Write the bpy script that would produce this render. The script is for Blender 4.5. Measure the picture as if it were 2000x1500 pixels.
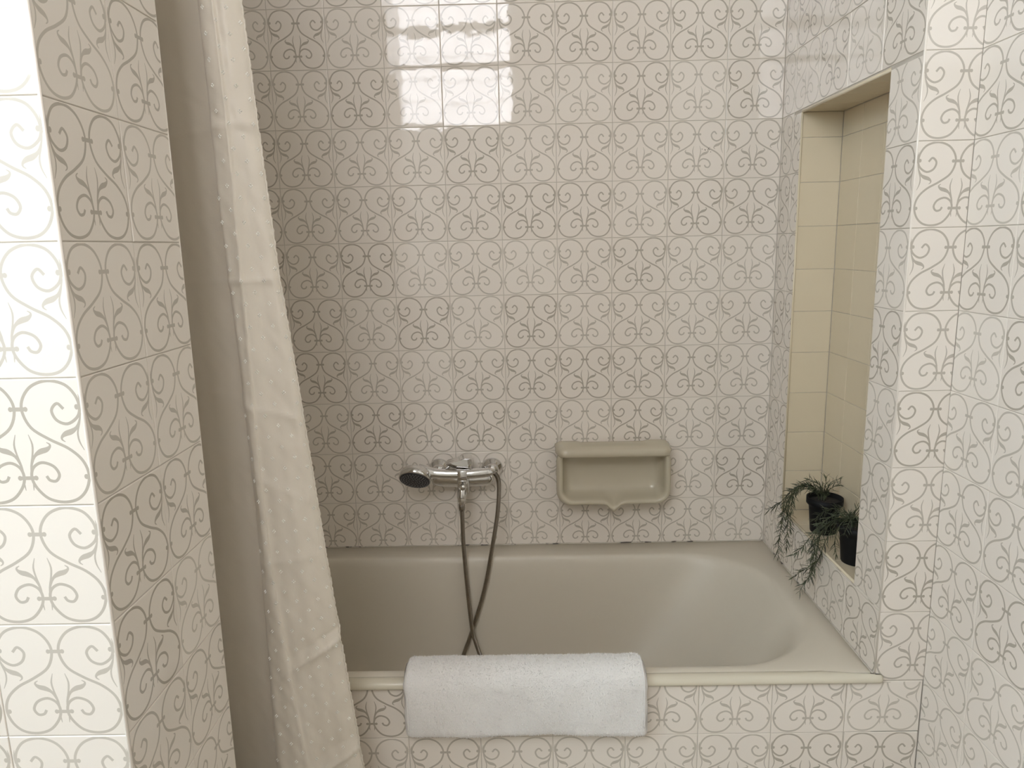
import bpy, bmesh, math, random
from math import sin, cos, pi, sqrt, radians
from mathutils import Vector, Matrix
from mathutils.geometry import delaunay_2d_cdt

for _o in list(bpy.data.objects):
    bpy.data.objects.remove(_o)
SC = bpy.context.scene
COL = SC.collection
random.seed(11)
rnd = random.Random(5)
ZO = 1.90                    # floor at z = 0; heights below are written from the tile datum, 1.90 m up

# ------------------------------------------------------------------ camera
cam_d = bpy.data.cameras.new('camera')
cam = bpy.data.objects.new('camera', cam_d)
COL.objects.link(cam)
SC.camera = cam
cam_d.sensor_width = 36.0
cam_d.lens = 36.0 * 1410.22 / 2000.0
cam_d.clip_start = 0.02
_r = Vector((0.99972038, 0.00933955, -0.02172385))
_u = Vector((0.01957622, 0.18842007, 0.9818934))
_f = Vector((-0.01326365, 0.98204412, -0.18818456))
cam.matrix_world = Matrix(((_r.x, _u.x, -_f.x, -0.70491), (_r.y, _u.y, -_f.y, -2.0169),
                           (_r.z, _u.z, -_f.z, -0.46512 + ZO), (0, 0, 0, 1)))

# ------------------------------------------------------------------ world / exposure
W = bpy.data.worlds.new('world')
SC.world = W
W.use_nodes = True
_bg = W.node_tree.nodes['Background']
_bg.inputs[0].default_value = (0.78, 0.87, 1.0, 1)
_bg.inputs[1].default_value = 1.0
SC.view_settings.view_transform = 'Standard'
SC.view_settings.look = 'None'
SC.view_settings.exposure = 0.29
SC.view_settings.gamma = 1.0
SC.view_settings.use_curve_mapping = False
try:
    SC.cycles.max_bounces = 10
    SC.cycles.diffuse_bounces = 6
    SC.cycles.glossy_bounces = 5
    SC.cycles.sample_clamp_indirect = 6.0
    SC.cycles.use_denoising = True
except Exception:
    pass
PANE_1 = 11.5                 # radiance of the frosted panes, daylight behind them
PANE_2 = 15.0
FILL_PANE = 9.0  # strength of the fill light added in the far left wall

# ------------------------------------------------------------------ materials
def new_mat(name):
    m = bpy.data.materials.new(name)
    m.use_nodes = True
    nt = m.node_tree
    b = nt.nodes['Principled BSDF']
    return m, nt, b

def setp(b, **k):
    for n, v in k.items():
        n = n.replace('_', ' ')
        if n in b.inputs:
            b.inputs[n].default_value = v

def noise(nt, scale, detail=3.0, rough=0.5, coord='Object'):
    tc = nt.nodes.new('ShaderNodeTexCoord')
    n = nt.nodes.new('ShaderNodeTexNoise')
    n.inputs['Scale'].default_value = scale
    n.inputs['Detail'].default_value = detail
    n.inputs['Roughness'].default_value = rough
    nt.links.new(tc.outputs[coord], n.inputs['Vector'])
    return n

def bump(nt, b, fac, strength, dist):
    bp = nt.nodes.new('ShaderNodeBump')
    bp.inputs['Strength'].default_value = strength
    bp.inputs['Distance'].default_value = dist
    nt.links.new(fac, bp.inputs['Height'])
    nt.links.new(bp.outputs['Normal'], b.inputs['Normal'])
    return bp

def mixcol(nt, fac, c1, c2):
    mx = nt.nodes.new('ShaderNodeMix')
    mx.data_type = 'RGBA'
    mx.inputs[6].default_value = (*c1, 1)
    mx.inputs[7].default_value = (*c2, 1)
    nt.links.new(fac, mx.inputs[0])
    return mx.outputs[2]

def ramp(nt, src, lo, hi):
    r = nt.nodes.new('ShaderNodeMapRange')
    r.inputs[1].default_value = lo
    r.inputs[2].default_value = hi
    nt.links.new(src, r.inputs[0])
    return r.outputs[0]

def ceramic(name, c1, c2, rough=0.032, wave=0.8, per_object=True):
    m, nt, b = new_mat(name)
    if per_object:
        oi = nt.nodes.new('ShaderNodeObjectInfo')
        nt.links.new(mixcol(nt, oi.outputs['Random'], c1, c2), b.inputs['Base Color'])
    else:
        n = noise(nt, 6, 2)
        nt.links.new(mixcol(nt, n.outputs['Fac'], c1, c2), b.inputs['Base Color'])
    setp(b, Roughness=rough, IOR=1.5)
    n2 = noise(nt, 28, 1.5)
    bump(nt, b, n2.outputs['Fac'], wave, 0.00022)
    return m

M = {}
M['glaze'] = ceramic('tile_glaze', (0.792, 0.728, 0.655), (0.822, 0.760, 0.688))
M['ink'] = ceramic('tile_print', (0.430, 0.385, 0.325), (0.575, 0.525, 0.458))
M['cream'] = ceramic('cream_glaze', (0.68, 0.590, 0.435), (0.71, 0.62, 0.465), 0.12)
M['enamel'] = ceramic('bath_enamel', (0.640, 0.585, 0.490), (0.655, 0.60, 0.505), 0.42, 0.15, False)
M['roll'] = ceramic('bath_roll_enamel', (0.64, 0.585, 0.47), (0.65, 0.60, 0.485), 0.16, 0.15, False)
M['china'] = ceramic('almond_china', (0.53, 0.475, 0.365), (0.55, 0.495, 0.38), 0.07, 0.2, False)

m, nt, b = new_mat('grout'); M['grout'] = m
n = noise(nt, 60, 4)
nt.links.new(mixcol(nt, n.outputs['Fac'], (0.43, 0.385, 0.33), (0.62, 0.57, 0.50)), b.inputs['Base Color'])
setp(b, Roughness=0.9); bump(nt, b, n.outputs['Fac'], 0.4, 0.001)

m, nt, b = new_mat('plaster'); M['plaster'] = m
n = noise(nt, 9, 5)
nt.links.new(mixcol(nt, n.outputs['Fac'], (0.78, 0.75, 0.70), (0.84, 0.81, 0.77)), b.inputs['Base Color'])
setp(b, Roughness=0.75); bump(nt, b, n.outputs['Fac'], 0.15, 0.004)

m, nt, b = new_mat('floor_tile'); M['floor'] = m
n = noise(nt, 14, 6)
nt.links.new(mixcol(nt, n.outputs['Fac'], (0.36, 0.31, 0.25), (0.48, 0.43, 0.36)), b.inputs['Base Color'])
setp(b, Roughness=0.35)

m, nt, b = new_mat('white_paint'); M['paint'] = m
n = noise(nt, 30, 3)
nt.links.new(mixcol(nt, n.outputs['Fac'], (0.74, 0.73, 0.71), (0.80, 0.79, 0.77)), b.inputs['Base Color'])
setp(b, Roughness=0.35)

def pane_mat(name, col, strength):
    m, nt, b = new_mat(name)
    nt.nodes.remove(b)
    e = nt.nodes.new('ShaderNodeEmission')
    n = noise(nt, 18, 4, 0.6)
    nt.links.new(mixcol(nt, ramp(nt, n.outputs['Fac'], 0.3, 0.7), tuple(c * 0.8 for c in col), col), e.inputs[0])
    e.inputs[1].default_value = strength
    nt.links.new(e.outputs[0], nt.nodes['Material Output'].inputs[0])
    return m
M['pane_1'] = pane_mat('frosted_pane_high', (0.96, 0.96, 1.0), PANE_1)
M['pane_2'] = pane_mat('frosted_pane_wide', (0.72, 0.90, 1.0), PANE_2)
M['fill_pane'] = pane_mat('fill_pane_left', (0.78, 0.88, 1.0), FILL_PANE)  # glow of the invented left window, added as fill

m, nt, b = new_mat('chrome'); M['chrome'] = m
n = noise(nt, 45, 3)
setp(b, Metallic=1.0, Base_Color=(0.74, 0.73, 0.72, 1))
nt.links.new(ramp(nt, n.outputs['Fac'], -6.0, 12.0), b.inputs['Roughness'])
b.inputs['Roughness'].default_value = 0.07
for l in list(b.inputs['Roughness'].links):
    nt.links.remove(l)
nt.links.new(mixcol(nt, n.outputs['Fac'], (0.66, 0.65, 0.64), (0.78, 0.77, 0.76)), b.inputs['Base Color'])

m, nt, b = new_mat('hose_metal'); M['hose'] = m
n = noise(nt, 80, 2)
nt.links.new(mixcol(nt, n.outputs['Fac'], (0.30, 0.27, 0.24), (0.42, 0.38, 0.34)), b.inputs['Base Color'])
setp(b, Metallic=1.0, Roughness=0.26)

m, nt, b = new_mat('black_rubber'); M['black'] = m
n = noise(nt, 120, 2)
nt.links.new(mixcol(nt, n.outputs['Fac'], (0.016, 0.016, 0.018), (0.035, 0.035, 0.038)), b.inputs['Base Color'])
setp(b, Roughness=0.42)

m, nt, b = new_mat('grey_nozzle'); M['nozzle'] = m
n = noise(nt, 50, 2)
nt.links.new(mixcol(nt, n.outputs['Fac'], (0.22, 0.22, 0.23), (0.36, 0.36, 0.37)), b.inputs['Base Color'])
setp(b, Roughness=0.5)

m, nt, b = new_mat('black_plastic_pot'); M['pot'] = m
n = noise(nt, 30, 3)
nt.links.new(mixcol(nt, n.outputs['Fac'], (0.004, 0.004, 0.005), (0.009, 0.009, 0.010)), b.inputs['Base Color'])
setp(b, Roughness=0.55)
try: b.inputs['Specular IOR Level'].default_value = 0.2
except Exception: pass

m, nt, b = new_mat('potting_soil'); M['soil'] = m
n = noise(nt, 160, 6)
nt.links.new(mixcol(nt, n.outputs['Fac'], (0.008, 0.007, 0.006), (0.04, 0.032, 0.024)), b.inputs['Base Color'])
setp(b, Roughness=0.95); bump(nt, b, n.outputs['Fac'], 1.0, 0.004)

def leaf_mat(name, c1, c2):
    m, nt, b = new_mat(name)
    n = noise(nt, 55, 3)
    nt.links.new(mixcol(nt, ramp(nt, n.outputs['Fac'], 0.35, 0.65), c1, c2), b.inputs['Base Color'])
    setp(b, Roughness=0.5)
    return m
M['leaf'] = leaf_mat('rosemary_leaf', (0.020, 0.025, 0.011), (0.075, 0.092, 0.040))
M['leaf_grey'] = leaf_mat('rosemary_leaf_grey', (0.034, 0.042, 0.024), (0.125, 0.150, 0.085))
M['stem'] = leaf_mat('rosemary_stem', (0.045, 0.055, 0.03), (0.10, 0.11, 0.06))

def cloth(name, c1, c2, trans, rough, weave, amp, sheen=0.2):
    m, nt, b = new_mat(name)
    out = nt.nodes['Material Output']
    n = noise(nt, 5, 4)
    colr = mixcol(nt, n.outputs['Fac'], c1, c2)
    nt.links.new(colr, b.inputs['Base Color'])
    setp(b, Roughness=rough, Sheen_Weight=sheen)
    w = noise(nt, weave, 3, 0.7)
    bump(nt, b, w.outputs['Fac'], 0.6, amp)
    if trans > 0:
        t = nt.nodes.new('ShaderNodeBsdfTranslucent')
        nt.links.new(colr, t.inputs[0])
        mx = nt.nodes.new('ShaderNodeMixShader')
        mx.inputs[0].default_value = trans
        nt.links.new(b.outputs[0], mx.inputs[1]); nt.links.new(t.outputs[0], mx.inputs[2])
        nt.links.new(mx.outputs[0], out.inputs[0])
    return m
M['curtain'] = cloth('cream_polyester', (0.875, 0.812, 0.715), (0.90, 0.845, 0.755), 0.38, 0.40, 260, 0.0004)
M['thread'] = cloth('shiny_thread', (0.86, 0.83, 0.76), (0.92, 0.90, 0.84), 0.0, 0.22, 300, 0.0003)
M['towel'] = cloth('white_terry', (0.85, 0.825, 0.80), (0.89, 0.865, 0.84), 0.0, 0.95, 420, 0.004, 0.3)
M['sealant'] = None
m, nt, b = new_mat('old_sealant'); M['sealant'] = m
n = noise(nt, 22, 3)
rr_ = ramp(nt, n.outputs['Fac'], 0.565, 0.61)
nt.links.new(mixcol(nt, rr_, (0.58, 0.53, 0.46), (0.10, 0.085, 0.07)), b.inputs['Base Color'])
setp(b, Roughness=0.6)
m, nt, b = new_mat('chipped_body'); M['chip'] = m
n = noise(nt, 90, 2)
nt.links.new(mixcol(nt, n.outputs['Fac'], (0.12, 0.10, 0.085), (0.30, 0.26, 0.22)), b.inputs['Base Color'])
setp(b, Roughness=0.95)

# ------------------------------------------------------------------ object helpers
def tag(o, label=None, cat=None, group=None, kind=None):
    if label: o['label'] = label
    if cat: o['category'] = cat
    if group: o['group'] = group
    if kind: o['kind'] = kind
    return o

def mesh_from(name, verts, faces, mats, fmat=None, smooth=False):
    me = bpy.data.meshes.new(name)
    me.from_pydata([tuple(v) for v in verts], [], faces)
    for m_ in (mats if isinstance(mats, (list, tuple)) else [mats]):
        me.materials.append(m_)
    if fmat:
        for p_, i in zip(me.polygons, fmat):
            p_.material_index = i
    if smooth:
        for p_ in me.polygons:
            p_.use_smooth = True
    me.update()
    return me

def link(name, me, parent=None, mw=None):
    o = bpy.data.objects.new(name, me)
    COL.objects.link(o)
    if parent is not None:
        o.parent = parent
        if mw is not None:
            o.matrix_local = parent_inv(parent) @ mw
        else:
            o.matrix_local = parent_inv(parent)
    elif mw is not None:
        o.matrix_world = mw
    return o

ROOTS = {}
def parent_inv(p):
    return ROOTS.get(p.name, Matrix.Identity(4)).inverted()

def empty(name, x, y, z):
    o = bpy.data.objects.new(name, None)
    COL.objects.link(o)
    o.empty_display_size = 0.05
    o.matrix_world = Matrix.Translation((x, y, z + ZO))
    ROOTS[o.name] = Matrix.Translation((x, y, z + ZO))
    return o

def part(name, geo, mat, parent=None, smooth=True, sub=0):
    """geo in datum coordinates"""
    v, f = geo
    v = [(p[0], p[1], p[2] + ZO) for p in v]
    me = mesh_from(name, v, f, mat, smooth=smooth)
    bm = bmesh.new(); bm.from_mesh(me)
    bmesh.ops.recalc_face_normals(bm, faces=bm.faces)
    bm.to_mesh(me); bm.free()
    o = bpy.data.objects.new(name, me)
    COL.objects.link(o)
    if parent is not None:
        o.parent = parent
        r = parent
        acc = Matrix.Identity(4)
        while r is not None:                      # root empties are the only moved ancestors
            if r.name in ROOTS:
                acc = ROOTS[r.name]
            r = r.parent
        o.matrix_local = (acc.inverted() if parent.name in ROOTS else Matrix.Identity(4))
    if sub:
        sm = o.modifiers.new('sub', 'SUBSURF'); sm.levels = sub; sm.render_levels = sub
    return o

def join(*geos):
    V, F = [], []
    for v, f in geos:
        b0 = len(V); V += list(v); F += [tuple(i + b0 for i in q) for q in f]
    return V, F

def box(x0, x1, y0, y1, z0, z1):
    v = [(x, y, z) for x in (x0, x1) for y in (y0, y1) for z in (z0, z1)]
    f = [(0, 1, 3, 2), (4, 6, 7, 5), (0, 4, 5, 1), (2, 3, 7, 6), (0, 2, 6, 4), (1, 5, 7, 3)]
    return v, f

def rbox(x0, x1, y0, y1, z0, z1, r=0.003, seg=2):
    bm = bmesh.new()
    v, f = box(x0, x1, y0, y1, z0, z1)
    vs = [bm.verts.new(p) for p in v]
    for q in f: bm.faces.new([vs[i] for i in q])
    bmesh.ops.recalc_face_normals(bm, faces=bm.faces)
    bmesh.ops.bevel(bm, geom=list(bm.edges), offset=r, segments=seg, affect='EDGES', profile=0.5)
    bm.verts.index_update()
    out = ([tuple(p.co) for p in bm.verts], [tuple(p.index for p in q.verts) for q in bm.faces])
    bm.free()
    return out

def xform(geo, mat):
    return [tuple(mat @ Vector(p)) for p in geo[0]], geo[1]

def frame_at(d, up=(0, 0, 1)):
    d = Vector(d).normalized()
    u = Vector(up)
    if abs(d.dot(u)) > 0.97: u = Vector((0, 1, 0))
    a = d.cross(u).normalized()
    return d, a, a.cross(d).normalized()

def cr(pts, n):
    """Catmull-Rom through tuples of any length"""
    P = [tuple(p) for p in pts]
    P = [tuple(2 * a - b_ for a, b_ in zip(P[0], P[1]))] + P + [tuple(2 * a - b_ for a, b_ in zip(P[-1], P[-2]))]
    out = []
    for i in range(1, len(P) - 2):
        for k in range(n):
            t = k / n
            out.append(tuple(0.5 * (2 * b_ + (c - a) * t + (2 * a - 5 * b_ + 4 * c - d) * t * t + (-a + 3 * b_ - 3 * c + d) * t ** 3)
                             for a, b_, c, d in zip(P[i - 1], P[i], P[i + 1], P[i + 2])))
    out.append(P[-2])
    return out

def tube(pts, rad, sides=12, closed_ends=True):
    """pts list of 3d; rad float or function(i, n)"""
    pts = [Vector(p) for p in pts]
    n = len(pts)
    V, F = [], []
    prev = None
    for i, p in enumerate(pts):
        d = (pts[min(i + 1, n - 1)] - pts[max(i - 1, 0)])
        d = d.normalized() if d.length > 1e-9 else Vector((0, 0, 1))
        if prev is None:
            _, a, _b = frame_at(d)
        else:
            a = (prev - d * prev.dot(d)).normalized()
        prev = a
        c = d.cross(a)
        r = rad(i, n) if callable(rad) else rad
        for k in range(sides):
            th = 2 * pi * k / sides
            V.append(tuple(p + a * (r * cos(th)) + c * (r * sin(th))))
    for i in range(n - 1):
        for k in range(sides):
            k2 = (k + 1) % sides
            F.append((i * sides + k, i * sides + k2, (i + 1) * sides + k2, (i + 1) * sides + k))
    if closed_ends:
        F.append(tuple(range(sides))[::-1]); F.append(tuple((n - 1) * sides + k for k in range(sides)))
    return V, F

def lathe(prof, origin, axis=(0, 0, 1), sides=32, sx=1.0, sy=1.0):
    d, a, c = frame_at(axis)
    o = Vector(origin)
    V, F = [], []
    for r, h in prof:
        for k in range(sides):
            th = 2 * pi * k / sides
            V.append(tuple(o + d * h + a * (r * sx * cos(th)) + c * (r * sy * sin(th))))
    for i in range(len(prof) - 1):
        for k in range(sides):
            k2 = (k + 1) % sides
            F.append((i * sides + k, i * sides + k2, (i + 1) * sides + k2, (i + 1) * sides + k))
    F.append(tuple(range(sides))[::-1]); F.append(tuple((len(prof) - 1) * sides + k for k in range(sides)))
    return V, F

def rings(rs, cap_first=False, cap_last=False):
    n = len(rs[0]); V, F = [], []
    for r in rs: V += [tuple(p) for p in r]
    for i in range(len(rs) - 1):
        for k in range(n):
            k2 = (k + 1) % n
            F.append((i * n + k, i * n + k2, (i + 1) * n + k2, (i + 1) * n + k))
    if cap_first: F.append(tuple(range(n))[::-1])
    if cap_last: F.append(tuple((len(rs) - 1) * n + k for k in range(n)))
    return V, F

def rrect(x0, x1, y0, y1, rx, ry, nc=14, ns=10):
    """rounded rectangle, same point layout for every size"""
    P = []
    cs = [((x1 - rx, y1 - ry), 0), ((x0 + rx, y1 - ry), 1), ((x0 + rx, y0 + ry), 2), ((x1 - rx, y0 + ry), 3)]
    for (c, q) in cs:
        arc = [(c[0] + rx * cos(pi / 2 * (q + k / nc)), c[1] + ry * sin(pi / 2 * (q + k / nc))) for k in range(nc + 1)]
        if P:
            a, b_ = P[-1], arc[0]
            P += [(a[0] + (b_[0] - a[0]) * s / ns, a[1] + (b_[1] - a[1]) * s / ns) for s in range(1, ns)]
        P += arc
    a, b_ = P[-1], P[0]
    P += [(a[0] + (b_[0] - a[0]) * s / ns, a[1] + (b_[1] - a[1]) * s / ns) for s in range(1, ns)]
    return P

# ------------------------------------------------------------------ the printed tile
def quads(path, n=5, mirror=True):
    """path of (du, dv, width) -> small convex quads (ribbon)"""
    P = cr(path, n)
    L, R = [], []
    for i, p in enumerate(P):
        a = P[max(i - 1, 0)]; c = P[min(i + 1, len(P) - 1)]
        dx, dy = c[0] - a[0], c[1] - a[1]
        l = sqrt(dx * dx + dy * dy) or 1
        nx, ny = -dy / l, dx / l
        w_ = max(p[2], 0.003) / 2
        L.append((p[0] + nx * w_, p[1] + ny * w_)); R.append((p[0] - nx * w_, p[1] - ny * w_))
    out = []
    for i in range(len(P) - 1):
        q = [R[i], R[i + 1], L[i + 1], L[i]]
        out.append(q)
        if mirror: out.append([(-x, y) for x, y in reversed(q)])
    return out

LW = 0.0235
S1 = [(.347, .236), (.302, .193), (.255, .246), (.284, .322), (.362, .352), (.440, .305), (.469, .236),
      (.452, .140), (.379, .050), (.25, .018), (.125, .058), (.048, .150), (.030, .255), (.082, .380),
      (.207, .470), (.345, .545), (.440, .640), (.474, .757), (.440, .874), (.362, .950), (.25, .972),
      (.138, .941), (.060, .858), (.030, .774), (.050, .695), (.121, .653), (.207, .682), (.245, .749),
      (.216, .800), (.168, .795), (.145, .760)]
PAT = []
PAT += quads([(a, b_, LW) for a, b_ in S1], 5)
PAT += quads([(.030, .760, .010), (.040, .680, .016), (.075, .602, .022), (.125, .566, .042), (.170, .552, .040), (.200, .530, .022), (.203, .510, .014), (.180, .494, .006)], 3)
PAT += quads([(.026, .760, .006), (.036, .68, .013), (.060, .590, .015), (.070, .510, .015), (.050, .430, .005)], 3)
PAT += quads([(.476, .230, .008), (.462, .310, .014), (.430, .378, .022), (.385, .412, .042), (.340, .428, .040), (.308, .452, .022), (.306, .475, .014), (.328, .492, .006)], 3)
PAT += quads([(.474, .270, .006), (.455, .345, .012), (.432, .420, .014), (.436, .490, .013), (.465, .560, .005)], 3)
PAT += quads([(.040, .780, .010), (.036, .825, .014), (.030, .875, .005)], 2)
PAT += quads([(.470, .125, .004), (.480, .180, .012), (.478, .250, .010)], 2)
def rect_q(x0, x1, y0, y1): return [(x0, y0), (x1, y0), (x1, y1), (x0, y1)]
PAT.append(rect_q(-.058, .058, .218, .250)); PAT.append(rect_q(-.058, .058, .760, .790))
def dot(x, y, rx, ry): return [(x + rx * cos(2 * pi * k / 10), y + ry * sin(2 * pi * k / 10)) for k in range(10)]
for s in (-1, 1):
    PAT += [dot(s * .058, .234, .017, .020), dot(s * .062, .775, .018, .020), dot(s * .448, .222, .017, .022), dot(s * .452, .770, .017, .021)]

_cache = {}
def full_pattern():
    if 'p' in _cache: return _cache['p']
    vs, fs = [], []
    def add(poly):
        i0 = len(vs)
        vs.extend(Vector(p) for p in poly)
        fs.append(list(range(i0, i0 + len(poly))))
    add([(0, 0), (1, 0), (1, 1), (0, 1)])
    for q in PAT:
        poly = [(0.5 + x, 1.0 - y) for x, y in q]
        a = sum(poly[i][0] * poly[(i + 1) % len(poly)][1] - poly[(i + 1) % len(poly)][0] * poly[i][1] for i in range(len(poly)))
        if abs(a) < 1e-8: continue
        if a < 0: poly.reverse()
        add([(min(max(x, .004), .996), min(max(y, .004), .996)) for x, y in poly])
    v, e, f, ov, oe, of = delaunay_2d_cdt(vs, [], fs, 1, 1e-5)
    ink = [1 if any(i > 0 for i in o_) else 0 for o_ in of]
    _cache['p'] = ([tuple(p) for p in v], [tuple(q) for q in f], ink)
    return _cache['p']

def tile_mesh(T, u0, u1, v0, v1, printed=True, size=None):
    """tile cut to pattern window [u0,u1]x[v0,v1]; origin at the middle of its face; face at z = 0"""
    key = (round(T, 5), round(u0, 3), round(u1, 3), round(v0, 3), round(v1, 3), printed, size)
    if key in _cache: return _cache[key]
    gap, bev, dep = 0.00055, 0.0012, 0.0045
    w_, h_ = (u1 - u0) * T, (v1 - v0) * T
    if size: w_, h_ = size
    hx, hy = w_ / 2 - gap - bev, h_ / 2 - gap - bev
    bm = bmesh.new()
    if printed:
        v, f, ink = full_pattern()
        cx, cy = (u0 + u1) / 2, (v0 + v1) / 2
        vs = [bm.verts.new(((x - cx) * T, (y - cy) * T, 0)) for x, y in v]
        for q, i in zip(f, ink):
            try:
                fc = bm.faces.new([vs[k] for k in q]); fc.material_index = i
            except ValueError: pass
        for co, no in (((hx, 0, 0), (1, 0, 0)), ((-hx, 0, 0), (-1, 0, 0)), ((0, hy, 0), (0, 1, 0)), ((0, -hy, 0), (0, -1, 0))):
            bmesh.ops.bisect_plane(bm, geom=list(bm.verts) + list(bm.edges) + list(bm.faces), dist=1e-6,
                                   plane_co=co, plane_no=no, clear_outer=True)
    else:
        vs = [bm.verts.new(p) for p in ((-hx, -hy, 0), (hx, -hy, 0), (hx, hy, 0), (-hx, hy, 0))]
        bm.faces.new(vs)
    bmesh.ops.remove_doubles(bm, verts=bm.verts, dist=1e-6)
    for fc in bm.faces:
        if fc.normal.z < 0: fc.normal_flip()
    for steps in (*((bev * sin(radians(a_)), -bev * (1 - cos(radians(a_)))) for a_ in (18, 36, 54, 72, 90)), (bev, -dep)):
        bm.edges.ensure_lookup_table()
        be = [e for e in bm.edges if e.is_boundary]
        r = bmesh.ops.extrude_edge_only(bm, edges=be)
        nv = [g for g in r['geom'] if isinstance(g, bmesh.types.BMVert)]
        for fc in (g for g in r['geom'] if isinstance(g, bmesh.types.BMFace)): fc.material_index = 0
        for p in nv:
            if abs(abs(p.co.x) - max(abs(q.co.x) for q in nv)) < 2e-6 or abs(p.co.x) > hx - 2e-6:
                p.co.x = math.copysign(hx + steps[0], p.co.x)
            if abs(p.co.y) > hy - 2e-6:
                p.co.y = math.copysign(hy + steps[0], p.co.y)
            p.co.z = steps[1]
    # only verts that sat on a side may move: others keep their coordinate (handled by the tests above)
    me = bpy.data.meshes.new('tile')
    bm.to_mesh(me); bm.free()
    if printed:
        me.materials.append(M['glaze']); me.materials.append(M['ink'])
    _cache[key] = me
    return me

def plain_tile(w_, h_, mat):
    me = tile_mesh(1.0, 0, 1, 0, 1, False, (round(w_, 4), round(h_, 4)))
    k = ('plain', round(w_, 4), round(h_, 4), mat.name)
    if k not in _cache:
        m2 = me.copy(); m2.materials.append(mat); _cache[k] = m2
    return _cache[k]

def place(me, wall, O, U, Wv, u, v, tilt=0.15, lift=0.00010):
    """put a tile mesh on wall frame: face centre at O + u*U + v*Wv"""
    U, Wv = Vector(U), Vector(Wv); N = U.cross(Wv)
    P = Vector(O) + U * u + Wv * v + N * rnd.uniform(-lift, lift)
    R = Matrix.Rotation(radians(rnd.gauss(0, tilt)), 4, 'X') @ Matrix.Rotation(radians(rnd.gauss(0, tilt)), 4, 'Y')
    mw = Matrix(((U.x, Wv.x, N.x, P.x), (U.y, Wv.y, N.y, P.y), (U.z, Wv.z, N.z, P.z + ZO), (0, 0, 0, 1))) @ R
    o = bpy.data.objects.new('tile', me)
    COL.objects.link(o)
    o.parent = wall
    o.matrix_local = mw
    return o

def tile_area(wall, O, U, Wv, ub, vb, T=0.15, hole=None):
    """ub, vb: lists of (lo, hi, pat_lo, pat_hi) tile spans in metres and pattern window"""
    for (a, b_, p0, p1) in ub:
        for (c, d, q0, q1) in vb:
            if b_ - a < 0.006 or d - c < 0.006: continue
            rects = [(a, b_, c, d)]
            if hole:
                h0, h1, k0, k1 = hole
                if a < h1 and b_ > h0 and c < k1 and d > k0:
                    rects = []
                    if c < k0: rects.append((a, b_, c, k0))
                    if d > k1: rects.append((a, b_, k1, d))
                    if a < h0: rects.append((a, h0, max(c, k0), min(d, k1)))
                    if b_ > h1: rects.append((h1, b_, max(c, k0), min(d, k1)))
            su = (p1 - p0) / (b_ - a); sv = (q1 - q0) / (d - c)
            for (x0, x1, y0, y1) in rects:
                if x1 - x0 < 0.007 or y1 - y0 < 0.007: continue
                me = tile_mesh(T, p0 + (x0 - a) * su, p0 + (x1 - a) * su, q0 + (y0 - c) * sv, q0 + (y1 - c) * sv,
                               True, (round(x1 - x0, 4), round(y1 - y0, 4)))
                place(me, wall, O, U, Wv, (x0 + x1) / 2, (y0 + y1) / 2)

def spans(lo, hi, origin, T=0.15):
    """cut the regular grid origin + k*T to [lo, hi]"""
    out = []
    k = math.floor((lo - origin) / T + 1e-6)
    while origin + k * T < hi - 1e-6:
        a, b_ = origin + k * T, origin + (k + 1) * T
        x0, x1 = max(a, lo), min(b_, hi)
        out.append((x0, x1, (x0 - a) / T, (x1 - a) / T))
        k += 1
    return out

G = 0.0013           # grout face sits this far behind the tile faces
D = 0.6813           # front plane of the bath recess
Wd = 0.0995          # side wall of the room
E_ = 1.2252          # front plane of the left partition
LX = -1.2005         # end face of the left partition
TB = 0.2818          # its thickness
TOP = 1.15           # ceiling (above datum)
FL = -1.90           # floor
RIM = -1.337
REAR = -2.60
T = 0.15

# ------------------------------------------------------------------ room shell
def struct(name, geo, mat, smooth=False):
    return tag(part(name, geo, mat, smooth=smooth), kind='structure')

floor = struct('floor', box(-3.1, 0.4, REAR - 0.1, 0.12, FL - 0.1, FL), M['floor'])
ceiling = struct('ceiling', box(-3.1, 0.4, REAR - 0.1, 0.12, TOP, TOP + 0.1), M['plaster'])
wall_back = struct('wall_back', box(-1.85, 0.35, G, 0.12, FL, TOP), M['grout'])
wall_left_recess = struct('wall_left_recess', box(-1.85, -1.70, -E_ + TB - 0.002, G, FL, TOP), M['plaster'])
wall_left = struct('wall_left', box(-3.0, LX - G, -E_ + G, -E_ + TB, FL, TOP), M['grout'])
wall_side = struct('wall_side', box(Wd + G, 0.35, REAR, -D, FL, TOP), M['grout'])

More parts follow.
